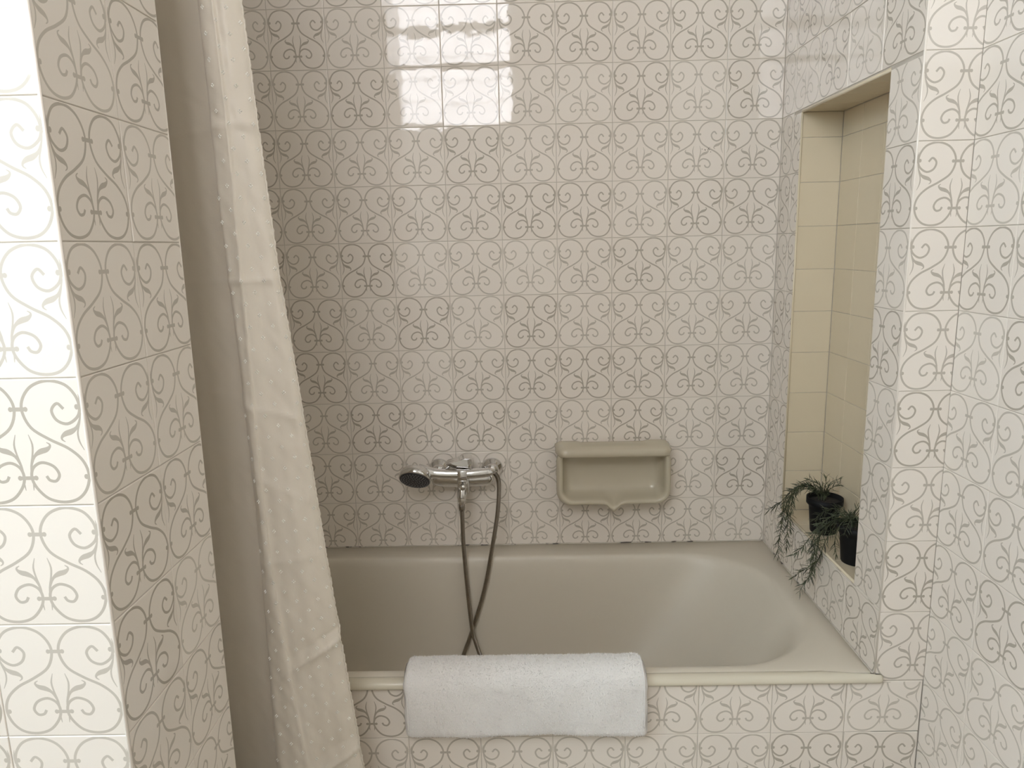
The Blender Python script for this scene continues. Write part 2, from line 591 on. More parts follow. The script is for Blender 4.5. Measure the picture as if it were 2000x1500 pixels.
# niche measurements on the right wall of the recess
NY0, NY1 = -0.1326, -0.5675
NZ0, NZ1 = -1.1925, -0.1565
ND = 0.104
def niche_wall():
    """wall block with the niche cut out of it, one closed surface"""
    x0, x1 = G, 0.35
    ys = [-D + G, NY1 - G, NY0 + G, G]
    zs = [FL, NZ0 - G, NZ1 + G, TOP]
    V, F = [], []
    idx = {}
    def vtx(x, y, z):
        k = (round(x, 5), round(y, 5), round(z, 5))
        if k not in idx:
            idx[k] = len(V); V.append((x, y, z))
        return idx[k]
    for i in range(3):
        for j in range(3):
            for xx in (x0, x1):
                if xx == x0 and i == 1 and j == 1: continue
                F.append((vtx(xx, ys[i], zs[j]), vtx(xx, ys[i + 1], zs[j]), vtx(xx, ys[i + 1], zs[j + 1]), vtx(xx, ys[i], zs[j + 1])))
    for i in range(3):
        for z in (zs[0], zs[3]):
            F.append((vtx(x0, ys[i], z), vtx(x0, ys[i + 1], z), vtx(x1, ys[i + 1], z), vtx(x1, ys[i], z)))
        for y in (ys[0], ys[3]):
            F.append((vtx(x0, y, zs[i]), vtx(x0, y, zs[i + 1]), vtx(x1, y, zs[i + 1]), vtx(x1, y, zs[i])))
    xn = ND + G
    a, b_, c, d = ys[1], ys[2], zs[1], zs[2]
    F.append((vtx(xn, a, c), vtx(xn, b_, c), vtx(xn, b_, d), vtx(xn, a, d)))
    for z in (c, d): F.append((vtx(x0, a, z), vtx(x0, b_, z), vtx(xn, b_, z), vtx(xn, a, z)))
    for y in (a, b_): F.append((vtx(x0, y, c), vtx(x0, y, d), vtx(xn, y, d), vtx(xn, y, c)))
    return V, F
wall_right = struct('wall_right', niche_wall(), M['grout'])
wall_front = struct('wall_front', box(-1.70, Wd, -D + G, -0.645, FL, -1.353), M['grout'])

# rear wall with the two window openings
def wall_with_holes(y0, y1, x_lo, x_hi, z_lo, z_hi, holes):
    xs = sorted({x_lo, x_hi, *[h[0] for h in holes], *[h[1] for h in holes]})
    zs = sorted({z_lo, z_hi, *[h[2] for h in holes], *[h[3] for h in holes]})
    bm = bmesh.new()
    def hole(i, j):
        cx, cz = (xs[i] + xs[i + 1]) / 2, (zs[j] + zs[j + 1]) / 2
        return any(h[0] < cx < h[1] and h[2] < cz < h[3] for h in holes)
    idx = {}
    def vt(x, y, z):
        k = (x, y, z)
        if k not in idx: idx[k] = bm.verts.new(k)
        return idx[k]
    for i in range(len(xs) - 1):
        for j in range(len(zs) - 1):
            if hole(i, j): continue
            for y in (y0, y1):
                bm.faces.new([vt(xs[i], y, zs[j]), vt(xs[i + 1], y, zs[j]), vt(xs[i + 1], y, zs[j + 1]), vt(xs[i], y, zs[j + 1])])
            for di, dj, e in ((-1, 0, ((i, j), (i, j + 1))), (1, 0, ((i + 1, j), (i + 1, j + 1))), (0, -1, ((i, j), (i + 1, j))), (0, 1, ((i, j + 1), (i + 1, j + 1)))):
                ii, jj = i + di, j + dj
                if ii < 0 or jj < 0 or ii >= len(xs) - 1 or jj >= len(zs) - 1 or hole(ii, jj):
                    (a, b_), (c, d) = e
                    bm.faces.new([vt(xs[a], y0, zs[b_]), vt(xs[c], y0, zs[d]), vt(xs[c], y1, zs[d]), vt(xs[a], y1, zs[b_])])
    bm.verts.index_update()
    out = ([tuple(v.co) for v in bm.verts], [tuple(v.index for v in f.verts) for f in bm.faces])
    bm.free()
    return out
WIN1 = (-1.455, -0.71, 0.235, 1.08)
WIN2 = (-2.94, -2.04, 0.02, 1.02)
wall_rear = struct('wall_rear', wall_with_holes(REAR - 0.12, REAR, -3.1, 0.35, FL, TOP, [WIN1, WIN2]), M['plaster'])

def louvre_window(name, x0, x1, z0, z1, zbar, matp, pitch, mull=()):
    y = REAR - 0.021
    fr = 0.028
    root = tag(part(name, join(box(x0, x0 + fr, y - 0.02, y + 0.02, z0, z1), box(x1 - fr, x1, y - 0.02, y + 0.02, z0, z1),
                               box(x0 + fr, x1 - fr, y - 0.02, y + 0.02, z0, z0 + fr), box(x0 + fr, x1 - fr, y - 0.02, y + 0.02, z1 - fr, z1)),
                    M['paint'], smooth=False), kind='structure')
    part('transom', box(x0 + fr, x1 - fr, y - 0.018, y + 0.018, zbar - 0.026, zbar + 0.026), M['paint'], root, smooth=False)
    for mx_ in mull:
        part('mullion', box(mx_ - 0.02, mx_ + 0.02, y - 0.017, y + 0.017, z0 + fr, z1 - fr), M['paint'], root, smooth=False)
    xs = [x0 + fr, *[q for mx_ in mull for q in (mx_ - 0.02, mx_ + 0.02)], x1 - fr]
    for a, b_ in zip(xs[::2], xs[1::2]):
        for lo, hi in ((z0 + fr, zbar - 0.026), (zbar + 0.026, z1 - fr)):
            n_ = max(1, round((hi - lo) / pitch)); h = (hi - lo) / n_
            for k in range(n_):
                zc = lo + h * (k + 0.5)
                v, f = box(a + 0.003, b_ - 0.003, -0.003, 0.003, -h * 0.49, h * 0.49)
                R = Matrix.Translation((0, y, zc)) @ Matrix.Rotation(radians(8), 4, 'X')
                part('pane', xform((v, f), R), matp, root, smooth=False)
    return root
FILL_WIN = (-2.46, -1.42, -0.30, 0.98)  # opening for the added fill window
def swap(geo): return [(y, x, z) for x, y, z in geo[0]], geo[1]
wall_far_left = struct('wall_far_left', swap(wall_with_holes(-3.12, -3.0, REAR - 0.1, -E_ + TB, FL, TOP, [FILL_WIN])), M['plaster'])
def added_casement():  # invented window out of view, added to light the partition and right-hand walls
    a, b_, z0, z1 = FILL_WIN
    fr = .05
    x = -3.03
    root = tag(part('fill_window', join(box(x - .025, x + .025, a, a + fr, z0, z1), box(x - .025, x + .025, b_ - fr, b_, z0, z1), box(x - .025, x + .025, a + fr, b_ - fr, z0, z0 + fr), box(x - .025, x + .025, a + fr, b_ - fr, z1 - fr, z1)), M['paint'], smooth=False), kind='structure')
    m = (a + b_) / 2
    part('mullion', box(x - .02, x + .02, m - .03, m + .03, z0 + fr, z1 - fr), M['paint'], root, smooth=False)
    for p, q in ((a + fr, m - .03), (m + .03, b_ - fr)):
        part('pane', box(x - .004, x + .004, p, q, z0 + fr, z1 - fr), M['fill_pane'], root, smooth=False)
added_casement()
louvre_window('window_1', WIN1[0], WIN1[1], WIN1[2], WIN1[3], 0.81, M['pane_1'], 0.12)
louvre_window('window_2', WIN2[0], WIN2[1], WIN2[2], WIN2[3], 0.62, M['pane_2'], 0.20, mull=(-2.49,))

# ------------------------------------------------------------------ tiles
X_, Z_ = (1, 0, 0), (0, 0, 1)
vb_all = [s for s in spans(-1.337, 0.60, -1.35)]
# back wall: grid lines at x = -k*T, z = -r*T
tile_area(wall_back, (0, 0, 0), X_, Z_, spans(-1.65, 0.0, 0.0), vb_all)
# recess right wall, normal -x, u runs towards the room
tile_area(wall_right, (0, 0, 0), (0, -1, 0), Z_, spans(0.0, D, 0.0813), vb_all, hole=(-NY0, -NY1, NZ0, NZ1))
# narrow end of that wall, facing the room
tile_area(wall_right, (0, -D, 0), X_, Z_, [(0.0, Wd + .0012, 0.0, (Wd + .0012) / .15)], spans(-1.35, 0.60, -1.35))
# side wall of the room, normal -x
tile_area(wall_side, (Wd, 0, 0), (0, -1, 0), Z_, spans(D, D + 0.887, D - 0.013), spans(-1.90, 0.60, -1.80))
# left partition: front and end
tile_area(wall_left, (0, -E_, 0), X_, Z_, spans(-2.10, LX, LX), spans(-1.80, 0.60, -1.65))
tile_area(wall_left, (LX, 0, 0), (0, 1, 0), Z_, spans(-E_, -E_ + TB, -E_), spans(-1.90, 0.60, -1.80))
# bath front
tile_area(wall_front, (0, -D, 0), X_, Z_, spans(-1.5542, -0.0542, -0.0542) + [(-0.0542, Wd + .001, 0.0, 1.0)], [(-1.467, -1.3515, 0.0, 0.77), (-1.617, -1.467, 0.0, 1.0), (-1.767, -1.617, 0.0, 1.0), (-1.897, -1.767, 0.13, 1.0)])
# niche lining in small cream tiles
c = 0.108
zrow = [NZ0] + [q for q in [-0.2173 - c * k for k in range(8, -1, -1)] if q > NZ0 + 0.01] + [NZ1]
for z0, z1 in zip(zrow[:-1], zrow[1:]):
    place(plain_tile(ND, z1 - z0, M['cream']), wall_right, (0, NY0, 0), X_, Z_, ND / 2, (z0 + z1) / 2, 0.06)
    place(plain_tile(ND, z1 - z0, M['cream']), wall_right, (0, NY1, 0), (-1, 0, 0), Z_, -ND / 2, (z0 + z1) / 2, 0.06)
    yb = [-NY0, 0.2389, 0.3469, 0.4549, -NY1]
    for y0, y1 in zip(yb[:-1], yb[1:]):
        place(plain_tile(y1 - y0, z1 - z0, M['cream']), wall_right, (ND, 0, 0), (0, -1, 0), Z_, (y0 + y1) / 2, (z0 + z1) / 2, 0.06)
for y0, y1 in zip(yb[:-1], yb[1:]):
    place(plain_tile(y1 - y0, ND, M['cream']), wall_right, (0, 0, NZ1), (0, 1, 0), (1, 0, 0), -(y0 + y1) / 2, ND / 2, 0.06)
    place(plain_tile(ND, y1 - y0, M['cream']), wall_right, (0, 0, NZ0), (1, 0, 0), (0, 1, 0), ND / 2, -(y0 + y1) / 2, 0.06)
# rounded cream edge strips of the niche and of the outer corners
def edge_strip(name, a, b_, r, wall, mat, label=None):
    o = part(name, tube([a, tuple((p + q) / 2 for p, q in zip(a, b_)), b_], r, 8), mat, wall)
    return o
edge_strip('niche_edge', (0.0022, NY1 + 0.001, NZ0 + 0.0005), (0.0022, NY0 - 0.001, NZ0 + 0.0005), 0.0034, wall_right, M['cream'])
edge_strip('niche_edge', (0.0024, NY1 + 0.001, NZ1), (0.0024, NY0 - 0.001, NZ1), 0.0030, wall_right, M['cream'])
edge_strip('niche_edge', (0.0022, NY0, NZ0), (0.0022, NY0, NZ1), 0.0026, wall_right, M['cream'])
edge_strip('corner_edge', (0.0016, -D + 0.0016, -1.35), (0.0016, -D + 0.0016, 0.60), 0.0020, wall_right, M['glaze'])
edge_strip('corner_edge', (LX - 0.0016, -E_ + 0.0016, -1.85), (LX - 0.0016, -E_ + 0.0016, 0.60), 0.0022, wall_left, M['glaze'])
edge_strip('corner_edge', (LX - 0.0022, -E_ + TB - 0.001, -1.85), (LX - 0.0022, -E_ + TB - 0.001, 0.60), 0.0025, wall_left, M['glaze'])
# a small chip in one tile of the back wall
def chip(cx, cz, n_):
    gs = []
    for k in range(n_):
        a = rnd.uniform(0, 6.28); d = rnd.uniform(0, 0.012)
        x, z, r = cx + d * cos(a) * 1.6, cz + d * sin(a) * .6, rnd.uniform(0.0006, 0.0017)
        ring = [(x + r * cos(t * 2 * pi / 6) * rnd.uniform(.7, 1.3), -0.0003, z + r * sin(t * 2 * pi / 6) * rnd.uniform(.7, 1.3)) for t in range(6)]
        top = [(p[0], 0.0006, p[2]) for p in ring]
        gs.append(rings([top, ring], True, True))
    return join(*gs)
tag(part('chipped_glaze', chip(-0.197, -0.225, 9), M['chip'], wall_back, smooth=False), kind='stuff')

# ------------------------------------------------------------------ bath
def bath():
    root = tag(empty('bathtub', -0.85, -0.34, FL), 'almond enamelled bathtub built in behind the low tiled front', 'bathtub')
    x0, x1, y0, y1 = -1.698, -0.0012, -0.672, -0.0015
    rs = []
    def ring(ix0, ix1, iy0, iy1, rx, ry, z):
        return [(p[0], p[1], z) for p in rrect(ix0, ix1, iy0, iy1, rx, ry)]
    rs.append(ring(x0, x1, y0, y1, .004, .004, RIM - 0.014))
    rs.append(ring(x0, x1, y0, y1, .004, .004, RIM - 0.0015))
    rs.append(ring(x0 + .001, x1 - .001, y0 + .001, y1 - .001, .004, .004, RIM))
    ox0, ox1, oy0, oy1 = -1.610, -0.046, -0.645, -0.078
    rs.append(ring(ox0 - .006, ox1 + .006, oy0 - .003, oy1 + .006, .215, .225, RIM))
    prof = [(0, 0.0004), (.005, .0016), (.010, .0050), (.015, .0105), (.020, .020), (.026, .038), (.034, .075), (.045, .13), (.060, .20), (.080, .27),
            (.105, .33), (.14, .375), (.19, .402), (.235, .41)]
    for ins, dz in prof:
        e_ = ins * 1.5 + max(0, dz - .03) * 0.42     # the sloping back-rest end
        rx = max(.215 - ins * .45, .05); ry = max(.225 - ins * .5, .03)
        rs.append(ring(ox0 + ins, ox1 - e_, oy0 + ins * .95, oy1 - ins * .62, rx, ry, RIM - dz))
    part('tub', rings(rs, False, True), M['enamel'], root)
    # rolled front edge
    P = [(-.664, RIM - .0002), (-.6665, RIM + .0012), (-.671, RIM + .0030), (-.677, RIM + .0034), (-.683, RIM + .0018), (-.688, RIM - .0022), (-.6905, RIM - .0075),
         (-.6905, RIM - .0115), (-.689, RIM - .0140), (-.683, RIM - .0142), (-.672, RIM - .0140), (-.664, RIM - .008)]
    rr_ = []
    for x in (-1.698, -1.2, -0.6, -0.1, 0.0, 0.010, 0.0145):
        s = 1.0 if x < 0.011 else 0.7
        back = -.664 if x < -0.002 else -.6835
        rr_.append([(x, min(y, back) if s == 1 else -.6865 + (min(y, back) + .6865) * s, RIM - .006 + (z - RIM + .006) * s) for y, z in P])
    part('rolled_edge', rings(rr_, True, True), M['roll'], root)
    # sealant along the tiles
    def bead(a, b_, n_, r):
        pts = []
        for k in range(n_ + 1):
            t = k / n_
            pts.append(tuple(p + (q - p) * t + (rnd.uniform(-.0004, .0004)) for p, q in zip(a, b_)))
        return tube(pts, lambda i, n: r * rnd.uniform(.7, 1.25), 6)
    part('sealant', bead((-1.69, -.0012, RIM + .0008), (-.003, -.0012, RIM + .0008), 160, .0021), M['sealant'], root)
    part('sealant', bead((-.0012, -.003, RIM + .0008), (-.0012, -.676, RIM + .0008), 80, .0019), M['sealant'], root)
    part('sealant', bead((-1.69, -D - .0004, -1.3525), (.014, -D - .0004, -1.3525), 160, .0011), M['sealant'], root)
bath()

# ------------------------------------------------------------------ soap dish
def soap_dish():
    root = tag(empty('soap_dish', -0.448, 0.0, -1.19), 'almond china soap dish with a ledge and pouring lip, on the back wall', 'soap dish')
    x0, x1, zb, zt = -0.6105, -0.2890, -1.1945, -1.030
    cx = (x0 + x1) / 2
    def ring(ins, y, notch, drop=0.0):
        P = rrect(x0 + ins, x1 - ins, zb + ins, zt - ins * .3, max(.040 - ins * .6, .012), max(.040 - ins * .6, .012), 10, 24)
        out = []
        for (x, z) in P:
            if z < zb + ins + .012:
                z -= notch * math.exp(-((x - cx) / .013) ** 2) + notch * .12 * math.exp(-((x - cx) / .03) ** 2)
            out.append((x, y, z + drop * max(0, (zt - z)) / (zt - zb)))
        return out
    rs = [ring(.006, .0, .0, .010), ring(.004, -.012, .004, .008), ring(.001, -.035, .010, .004), ring(-.001, -.052, .016), ring(.0, -.062, .020), ring(.0035, -.069, .021),
          ring(.0085, -.0715, .021), ring(.0135, -.069, .020), ring(.017, -.062, .018), ring(.019, -.050, .014), ring(.022, -.036, .008), ring(.027, -.024, .003),
          ring(.036, -.016, 0), ring(.050, -.012, 0), ring(.070, -.010, 0)]
    part('bowl', rings(rs, True, True), M['china'], root)
    # ledge over the bowl: rounded slab with a shallow soap rest
    w2 = .1635
    sec = []
    for k in range(24):
        t = 2 * pi * k / 24
        sec.append((abs(cos(t)) ** .55 * math.copysign(1, cos(t)), abs(sin(t)) ** .75 * math.copysign(1, sin(t))))
    rs = []
    N = 26
    for i in range(N + 1):
        s = -1 + 2 * i / N
        edge = min(1.0, (1 - abs(s)) / .13)
        k = sqrt(max(0.0, 1 - (1 - edge) ** 2))
        k = .02 + .98 * k
        dep = .0415 * (.62 + .38 * k)
        hz = .0158 * (.25 + .75 * k)
        rr_ = []
        for (a, b_) in sec:
            y = -.0415 + a * dep
            y = min(y + (.0415 - dep) * 1.0, -0.0005)
            z = -1.0355 + b_ * hz + (0.004 * (-a)) * -1.0
            if b_ > .5 and abs(s) < .62 and a > -.35: z -= .0035 * min(1, (.62 - abs(s)) / .05)
            rr_.append((cx + s * w2, y, z))
        rs.append(rr_)
    part('ledge', rings(rs, True, True), M['china'], root)
soap_dish()

# ------------------------------------------------------------------ mixer, hand shower, hose
def mixer():
    root = tag(empty('mixer_tap', -0.872, 0.0, -1.115), 'chrome single lever bath mixer on the back wall under the hand shower', 'tap')
    xl, xr, xc = -0.968, -0.787, -0.873
    def sec(x, s, zc=-1.108):
        pts = [(-.012, .018), (-.040, .022), (-.062, .014), (-.070, -.004), (-.064, -.022), (-.040, -.036), (-.012, -.028)]
        return [(x, -.038 + (y + .038) * s, zc + z * s) for y, z in pts]
    rs = [sec(xl, .55), sec(xl + .004, .85), sec(xl + .02, .95), sec(xc - .035, 1.0), sec(xc, 1.12), sec(xc + .035, 1.0), sec(xr - .02, .95), sec(xr - .004, .85), sec(xr, .55)]
    part('body', rings(rs, True, True), M['chrome'], root, sub=1)
    for x in (xl + .020, xr - .008):
        part('wall_flange', lathe([(.030, 0), (.0315, .004), (.029, .010), (.020, .016), (.017, .022), (.017, .035)], (x, -.0005, -1.098), (0, -1, 0), 32), M['chrome'], root)
    part('cartridge_cap', lathe([(.023, 0), (.0245, .004), (.0245, .022), (.022, .028), (.016, .031), (.004, .032)], (xc, -.046, -1.092), (0.0, -.25, 1), 32), M['chrome'], root)
    L = [(-.050, .004), (-.022, -.006), (.022, -.008), (.0255, .000), (.0245, .022), (.006, .024), (-.022, .015), (-.048, .008)]
    rs = []
    for t, s, dz in ((-.020, .55, .004), (-.012, .92, .001), (.000, 1, .0), (.024, 1, .001), (.036, .92, .003), (.044, .6, .007)):
        rs.append([(xc + a * s, -.060 - t, -1.066 + .008 + (b_ - .008) * s + dz) for a, b_ in L])
    part('lever', rings(rs, True, True), M['chrome'], root, smooth=False)
    part('neck', rbox(xc - .0165, xc + .0165, -.098, -.050, -1.142, -1.080, .006, 3), M['chrome'], root)
    # spout with diverter under the hand shower holder
    sp = cr([(xc, -.060, -1.112), (xc - .001, -.084, -1.124), (xc - .004, -.096, -1.140), (xc - .006, -.100, -1.154)], 6)
    part('spout', tube(sp, lambda i, n: .0175 - .005 * i / n, 20), M['chrome'], root)
    part('holder', join(rbox(xc - .013, xc + .013, -.096, -.052, -1.106, -1.094, .004), rbox(xc - .013, xc + .013, -.118, -.113, -1.098, -1.070, .002), rbox(xc - .013, xc + .013, -.116, -.090, -1.103, -1.0965, .003)), M['chrome'], root)
    part('diverter_knob', lathe([(.006, 0), (.006, .008), (.0085, .010), (.0085, .018), (.006, .021)], (xc + .001, -.106, -1.112), (0, -1, -.25), 20), M['chrome'], root)
    part('outlet', lathe([(.0105, 0), (.0120, .003), (.0120, .014), (.0095, .018), (.0085, .026)], (xc - .006, -.0995, -1.148), (0, -.05, -1), 8), M['chrome'], root, smooth=False)
mixer()

def hand_shower():
    root = tag(empty('hand_shower', -0.90, -0.105, -1.09), 'chrome hand shower with a black spray face lying across the mixer', 'shower head')
    n_ = Vector((-0.10, -0.72, -0.68)).normalized()
    c0 = Vector((-1.0035, -.118, -1.0905))
    prof = [(.004, -.030), (.022, -.029), (.036, -.025), (.0435, -.017), (.0455, -.006), (.0450, .001), (.0428, .0035)]
    part('head', lathe(prof, c0, n_, 48), M['chrome'], root)
    face = part('spray_face', lathe([(.0424, .0030), (.0415, .0052), (.0375, .0062), (.020, .0066), (.003, .0067)], c0, n_, 48), M['black'], root)
    d, a, b_ = frame_at(n_)
    gs = []
    for rad, cnt in ((.008, 6), (.0155, 12), (.023, 18), (.030, 22), (.036, 28)):
        for k in range(cnt):
            t = 2 * pi * (k + rad * 40) / cnt
            o = c0 + a * (rad * cos(t)) + b_ * (rad * sin(t)) + d * .0060
            gs.append(lathe([(.0011, 0), (.0010, .0016)], o, n_, 6))
    tag(part('nozzles', join(*gs), M['nozzle'], face), kind='stuff')
    h = cr([(-.995, -.102, -1.072), (-.968, -.102, -1.0765), (-.940, -.1025, -1.0805), (-.900, -.1025, -1.0825), (-.850, -.102, -1.083), (-.812, -.098, -1.0815), (-.800, -.095, -1.0805)], 6)
    part('handle', tube(h, lambda i, n: (.020 - .0058 * min(1, i / n * 4)) if i < n * .25 else .0142 - .0010 * (i / n), 24), M['chrome'], root)
    part('collar', tube([(-.806, -.0965, -1.081), (-.801, -.0955, -1.0808), (-.794, -.093, -1.0806), (-.788, -.091, -1.082)], lambda i, n: (.0118, .0122, .0110, .0095)[i], 20), M['chrome'], root)
hand_shower()

def hose():
    A = [(-.8790, -.1000, -1.172), (-.8783, -.1010, -1.200), (-.8776, -.105, -1.2839), (-.8717, -.115, -1.3876), (-.8594, -.138, -1.524), (-.8488, -.150, -1.565), (-.8330, -.168, -1.608),
         (-.815, -.20, -1.675), (-.825, -.26, -1.730), (-.87, -.28, -1.736), (-.915, -.25, -1.728), (-.918, -.19, -1.69),
         (-.8905, -.146, -1.6210), (-.8590, -.126, -1.5400), (-.8215, -.112, -1.4210), (-.7942, -.100, -1.2875), (-.7792, -.092, -1.2002), (-.7738, -.088, -1.1300), (-.7765, -.088, -1.100), (-.786, -.0905, -1.0845)]
    P = cr(A, 46)
    # keep the two runs from touching where they cross
    root = tag(empty('shower_hose', -.87, -.28, -1.745), 'ribbed metal shower hose looping from the mixer down into the bathtub', 'hose')
    part('ribbed_tube', tube(P, lambda i, n: .00640 if i % 2 else .00545, 12), M['hose'], root)
    part('end_nut', lathe([(.0082, 0), (.0092, .003), (.0092, .016), (.0075, .022)], (-.8792, -.1000, -1.168), (0.02, -.02, -1), 12), M['hose'], root)
hose()

# ------------------------------------------------------------------ towel
def towel():
    root = tag(empty('hand_towel', -.71, -.69, -1.44), 'white terry towel folded over the front rim of the bathtub', 'towel')
    # centre line of the folded cloth, from inside the bath over the rim to the outside
    cl = [(-.622, -1.420), (-.6260, -1.385), (-.634, -1.345), (-.645, -1.3185), (-.664, -1.3115), (-.684, -1.3145), (-.7005, -1.328), (-.7065, -1.355), (-.7080, -1.395), (-.7075, -1.4325)]
    P = cr(cl, 8)
    n = len(P)
    th = .0115
    outer, inner = [], []
    for i, p in enumerate(P):
        a, c_ = P[max(i - 1, 0)], P[min(i + 1, n - 1)]
        dx, dz = c_[0] - a[0], c_[1] - a[1]; l = sqrt(dx * dx + dz * dz)
        nx, nz = dz / l, -dx / l
        outer.append((p[0] - nx * th, p[1] - nz * th)); inner.append((p[0] + nx * th, p[1] + nz * th))
    def endcap(p, q, k):
        cx, cz = (p[0] + q[0]) / 2, (p[1] + q[1]) / 2
        out = []
        for s in range(1, 6):
            t = pi * s / 6
            ax, az = p[0] - cx, p[1] - cz
            out.append((cx + ax * cos(t) + k * az * sin(t), cz + az * cos(t) - k * ax * sin(t)))
        return out
    if outer[n // 2][1] < inner[n // 2][1]: outer, inner = inner, outer
    loop = outer + endcap(outer[-1], inner[-1], -1) + inner[::-1] + endcap(inner[0], outer[0], -1)
    m_ = len(loop)
    Nx = 150
    r2 = random.Random(3)
    ph = [r2.uniform(0, 6) for _ in range(12)]
    xl, xr = -.9535, -.4650
    rs = []
    for i in range(Nx + 1):
        s = i / Nx
        e = min(s, 1 - s) * (xr - xl)
        k = sqrt(max(0, 1 - (1 - min(1, e / .010)) ** 2)) if e < .010 else 1
        k = .12 + .88 * k
        ring = []
        for j, (y, z) in enumerate(loop):
            # local centre for the rounding of the side edges
            jj = j if j < n else (n - 1 if j < n + 5 else (2 * n + 4 - j if j < 2 * n + 5 else 0))
            jj = max(0, min(n - 1, jj))
            cy, cz = P[jj]
            taper = (jj / n) 
            x = xl + (xr - xl) * s
            x += (.5 - s) * 2 * .0015 * math.exp(-((cz + 1.302) / .012) ** 2)
            x += .0012 * sin(z * 60 + ph[0]) + (.0015 if s > .5 else -.0015) * sin(z * 110 + ph[1])
            w = .0018 * sin(x * 23 + z * 31 + ph[2]) + .0009 * sin(x * 57 - z * 44 + ph[3]) + .0005 * sin(x * 131 + z * 87 + ph[4])
            w += r2.uniform(-.00035, .00035)
            yy = cy + (y - cy) * k; zz = cz + (z - cz) * k
            if jj > n * .62:
                yy -= w + .0022 * math.exp(-((x + .56) / .05) ** 2) * (taper)
                zz += .0035 * sin(x * 9 + .6) * max(0, (taper - .62)) / .38 + (.0045 * (s - .5) * -2) * max(0, taper - .62) / .38
            else:
                zz += abs(w) * .6
            ring.append((x, yy, zz))
        rs.append(ring)
    part('cloth', rings(rs, True, True), M['towel'], root)
    # terry pile: short tufts all over the visible faces
    V, F = [], []
    up = 1 if outer[n // 2][1] > P[n // 2][1] else -1
    for q in range(46000):
        fi = r2.uniform(2, Nx - 2); i = int(fi); j = r2.randint(4, m_ - 3)
        p = Vector(rs[i][j]).lerp(Vector(rs[i + 1][j]), fi - i)
        p = p.lerp(Vector(rs[i][(j + 1) % m_]) + (Vector(rs[i + 1][j]) - Vector(rs[i][j])) * (fi - i), r2.random())
        jj = j if j < n else (n - 1 if j < n + 5 else (2 * n + 4 - j if j < 2 * n + 5 else 0))
        jj = max(0, min(n - 1, jj))
        c_ = Vector((p.x, P[jj][0], P[jj][1]))
        no = (p - c_).normalized()
        if no.y > .35 and no.z < .3: continue
        lean = Vector((r2.gauss(0, .45), r2.gauss(0, .45), r2.gauss(0, .45) - .25))
        d = (no + lean).normalized()
        w = d.cross(Vector((r2.gauss(0, 1), r2.gauss(0, 1), r2.gauss(0, 1)))).normalized() * r2.uniform(.0005, .0010)
        l = r2.uniform(.0014, .0032)
        k0 = len(V)
        p = p - no * .0004
        V += [tuple(p - w), tuple(p + w), tuple(p + d * l + w * .6), tuple(p + d * l - w * .6)]
        F.append((k0, k0 + 1, k0 + 2, k0 + 3))
    tag(part('pile', (V, F), M['towel'], root, smooth=False), kind='stuff')
    # stitched side hems
    for x, sg in ((xl + .0105, 1), (xr - .0105, -1)):
        pts = []
        for i in range(n // 2 - 6, n - 2):
            y, z = outer[i] if outer[n // 2][1] > P[n // 2][1] else inner[i]
            xx = x + sg * .0015 * math.exp(-((z + 1.302) / .012) ** 2) - sg * .004
            pts.append((xx, y - .0004, z + .0003))
        part('hem', tube(pts, lambda i, n: .0014 + .0003 * (i % 2), 6), M['towel'], root)
towel()

# ------------------------------------------------------------------ shower curtain
XR = [(.16, -1.150), (-.079, -1.1345), (-.27, -1.1245), (-.499, -1.1105), (-.718, -1.0900), (-.962, -1.0700), (-1.163, -1.0520), (-1.43, -1.0255), (-1.86, -.985)]
XL = [(.16, -1.203), (-.077, -1.1985), (-.42, -1.1950), (-.644, -1.1870), (-.92, -1.1825), (-1.17, -1.1840), (-1.43, -1.1885), (-1.86, -1.195)]
def lerp_tab(tab, z):
    for (z0, a), (z1, b_) in zip(tab[:-1], tab[1:]):
        if z >= z1: 
            t = (z0 - z) / (z0 - z1)
            return a + (b_ - a) * t
    return tab[-1][1]
def curtain_path(z):
    xr, xl = lerp_tab(XR, z), lerp_tab(XL, z)
    w = xr - xl
    t = (0.16 - z) / 2.02
    k = .30 + .12 * sin(t * 9)
    A = [(xr, -.788), (xr - .12 * w, -.798), (xl + .64 * w, -.803 - .005 * sin(t * 13)), (xl + (k + .06) * w, -.8095), (xl + k * w, -.8135), (xl + (k - .07) * w, -.8125), (xl + .07 * w, -.8085), (xl, -.800),
         (xl + .004, -.788), (xl - .008, -.781), (xl - .045, -.779 - .002 * sin(t * 7)), (xl - .095, -.778), (xl - .135, -.765), (xl - .17, -.752), (xl - .22, -.738), (xl - .27, -.752),
         (xl - .31, -.772), (xl - .35, -.752), (xl - .40, -.736), (xl - .45, -.752), (-1.66, -.762)]
    return A
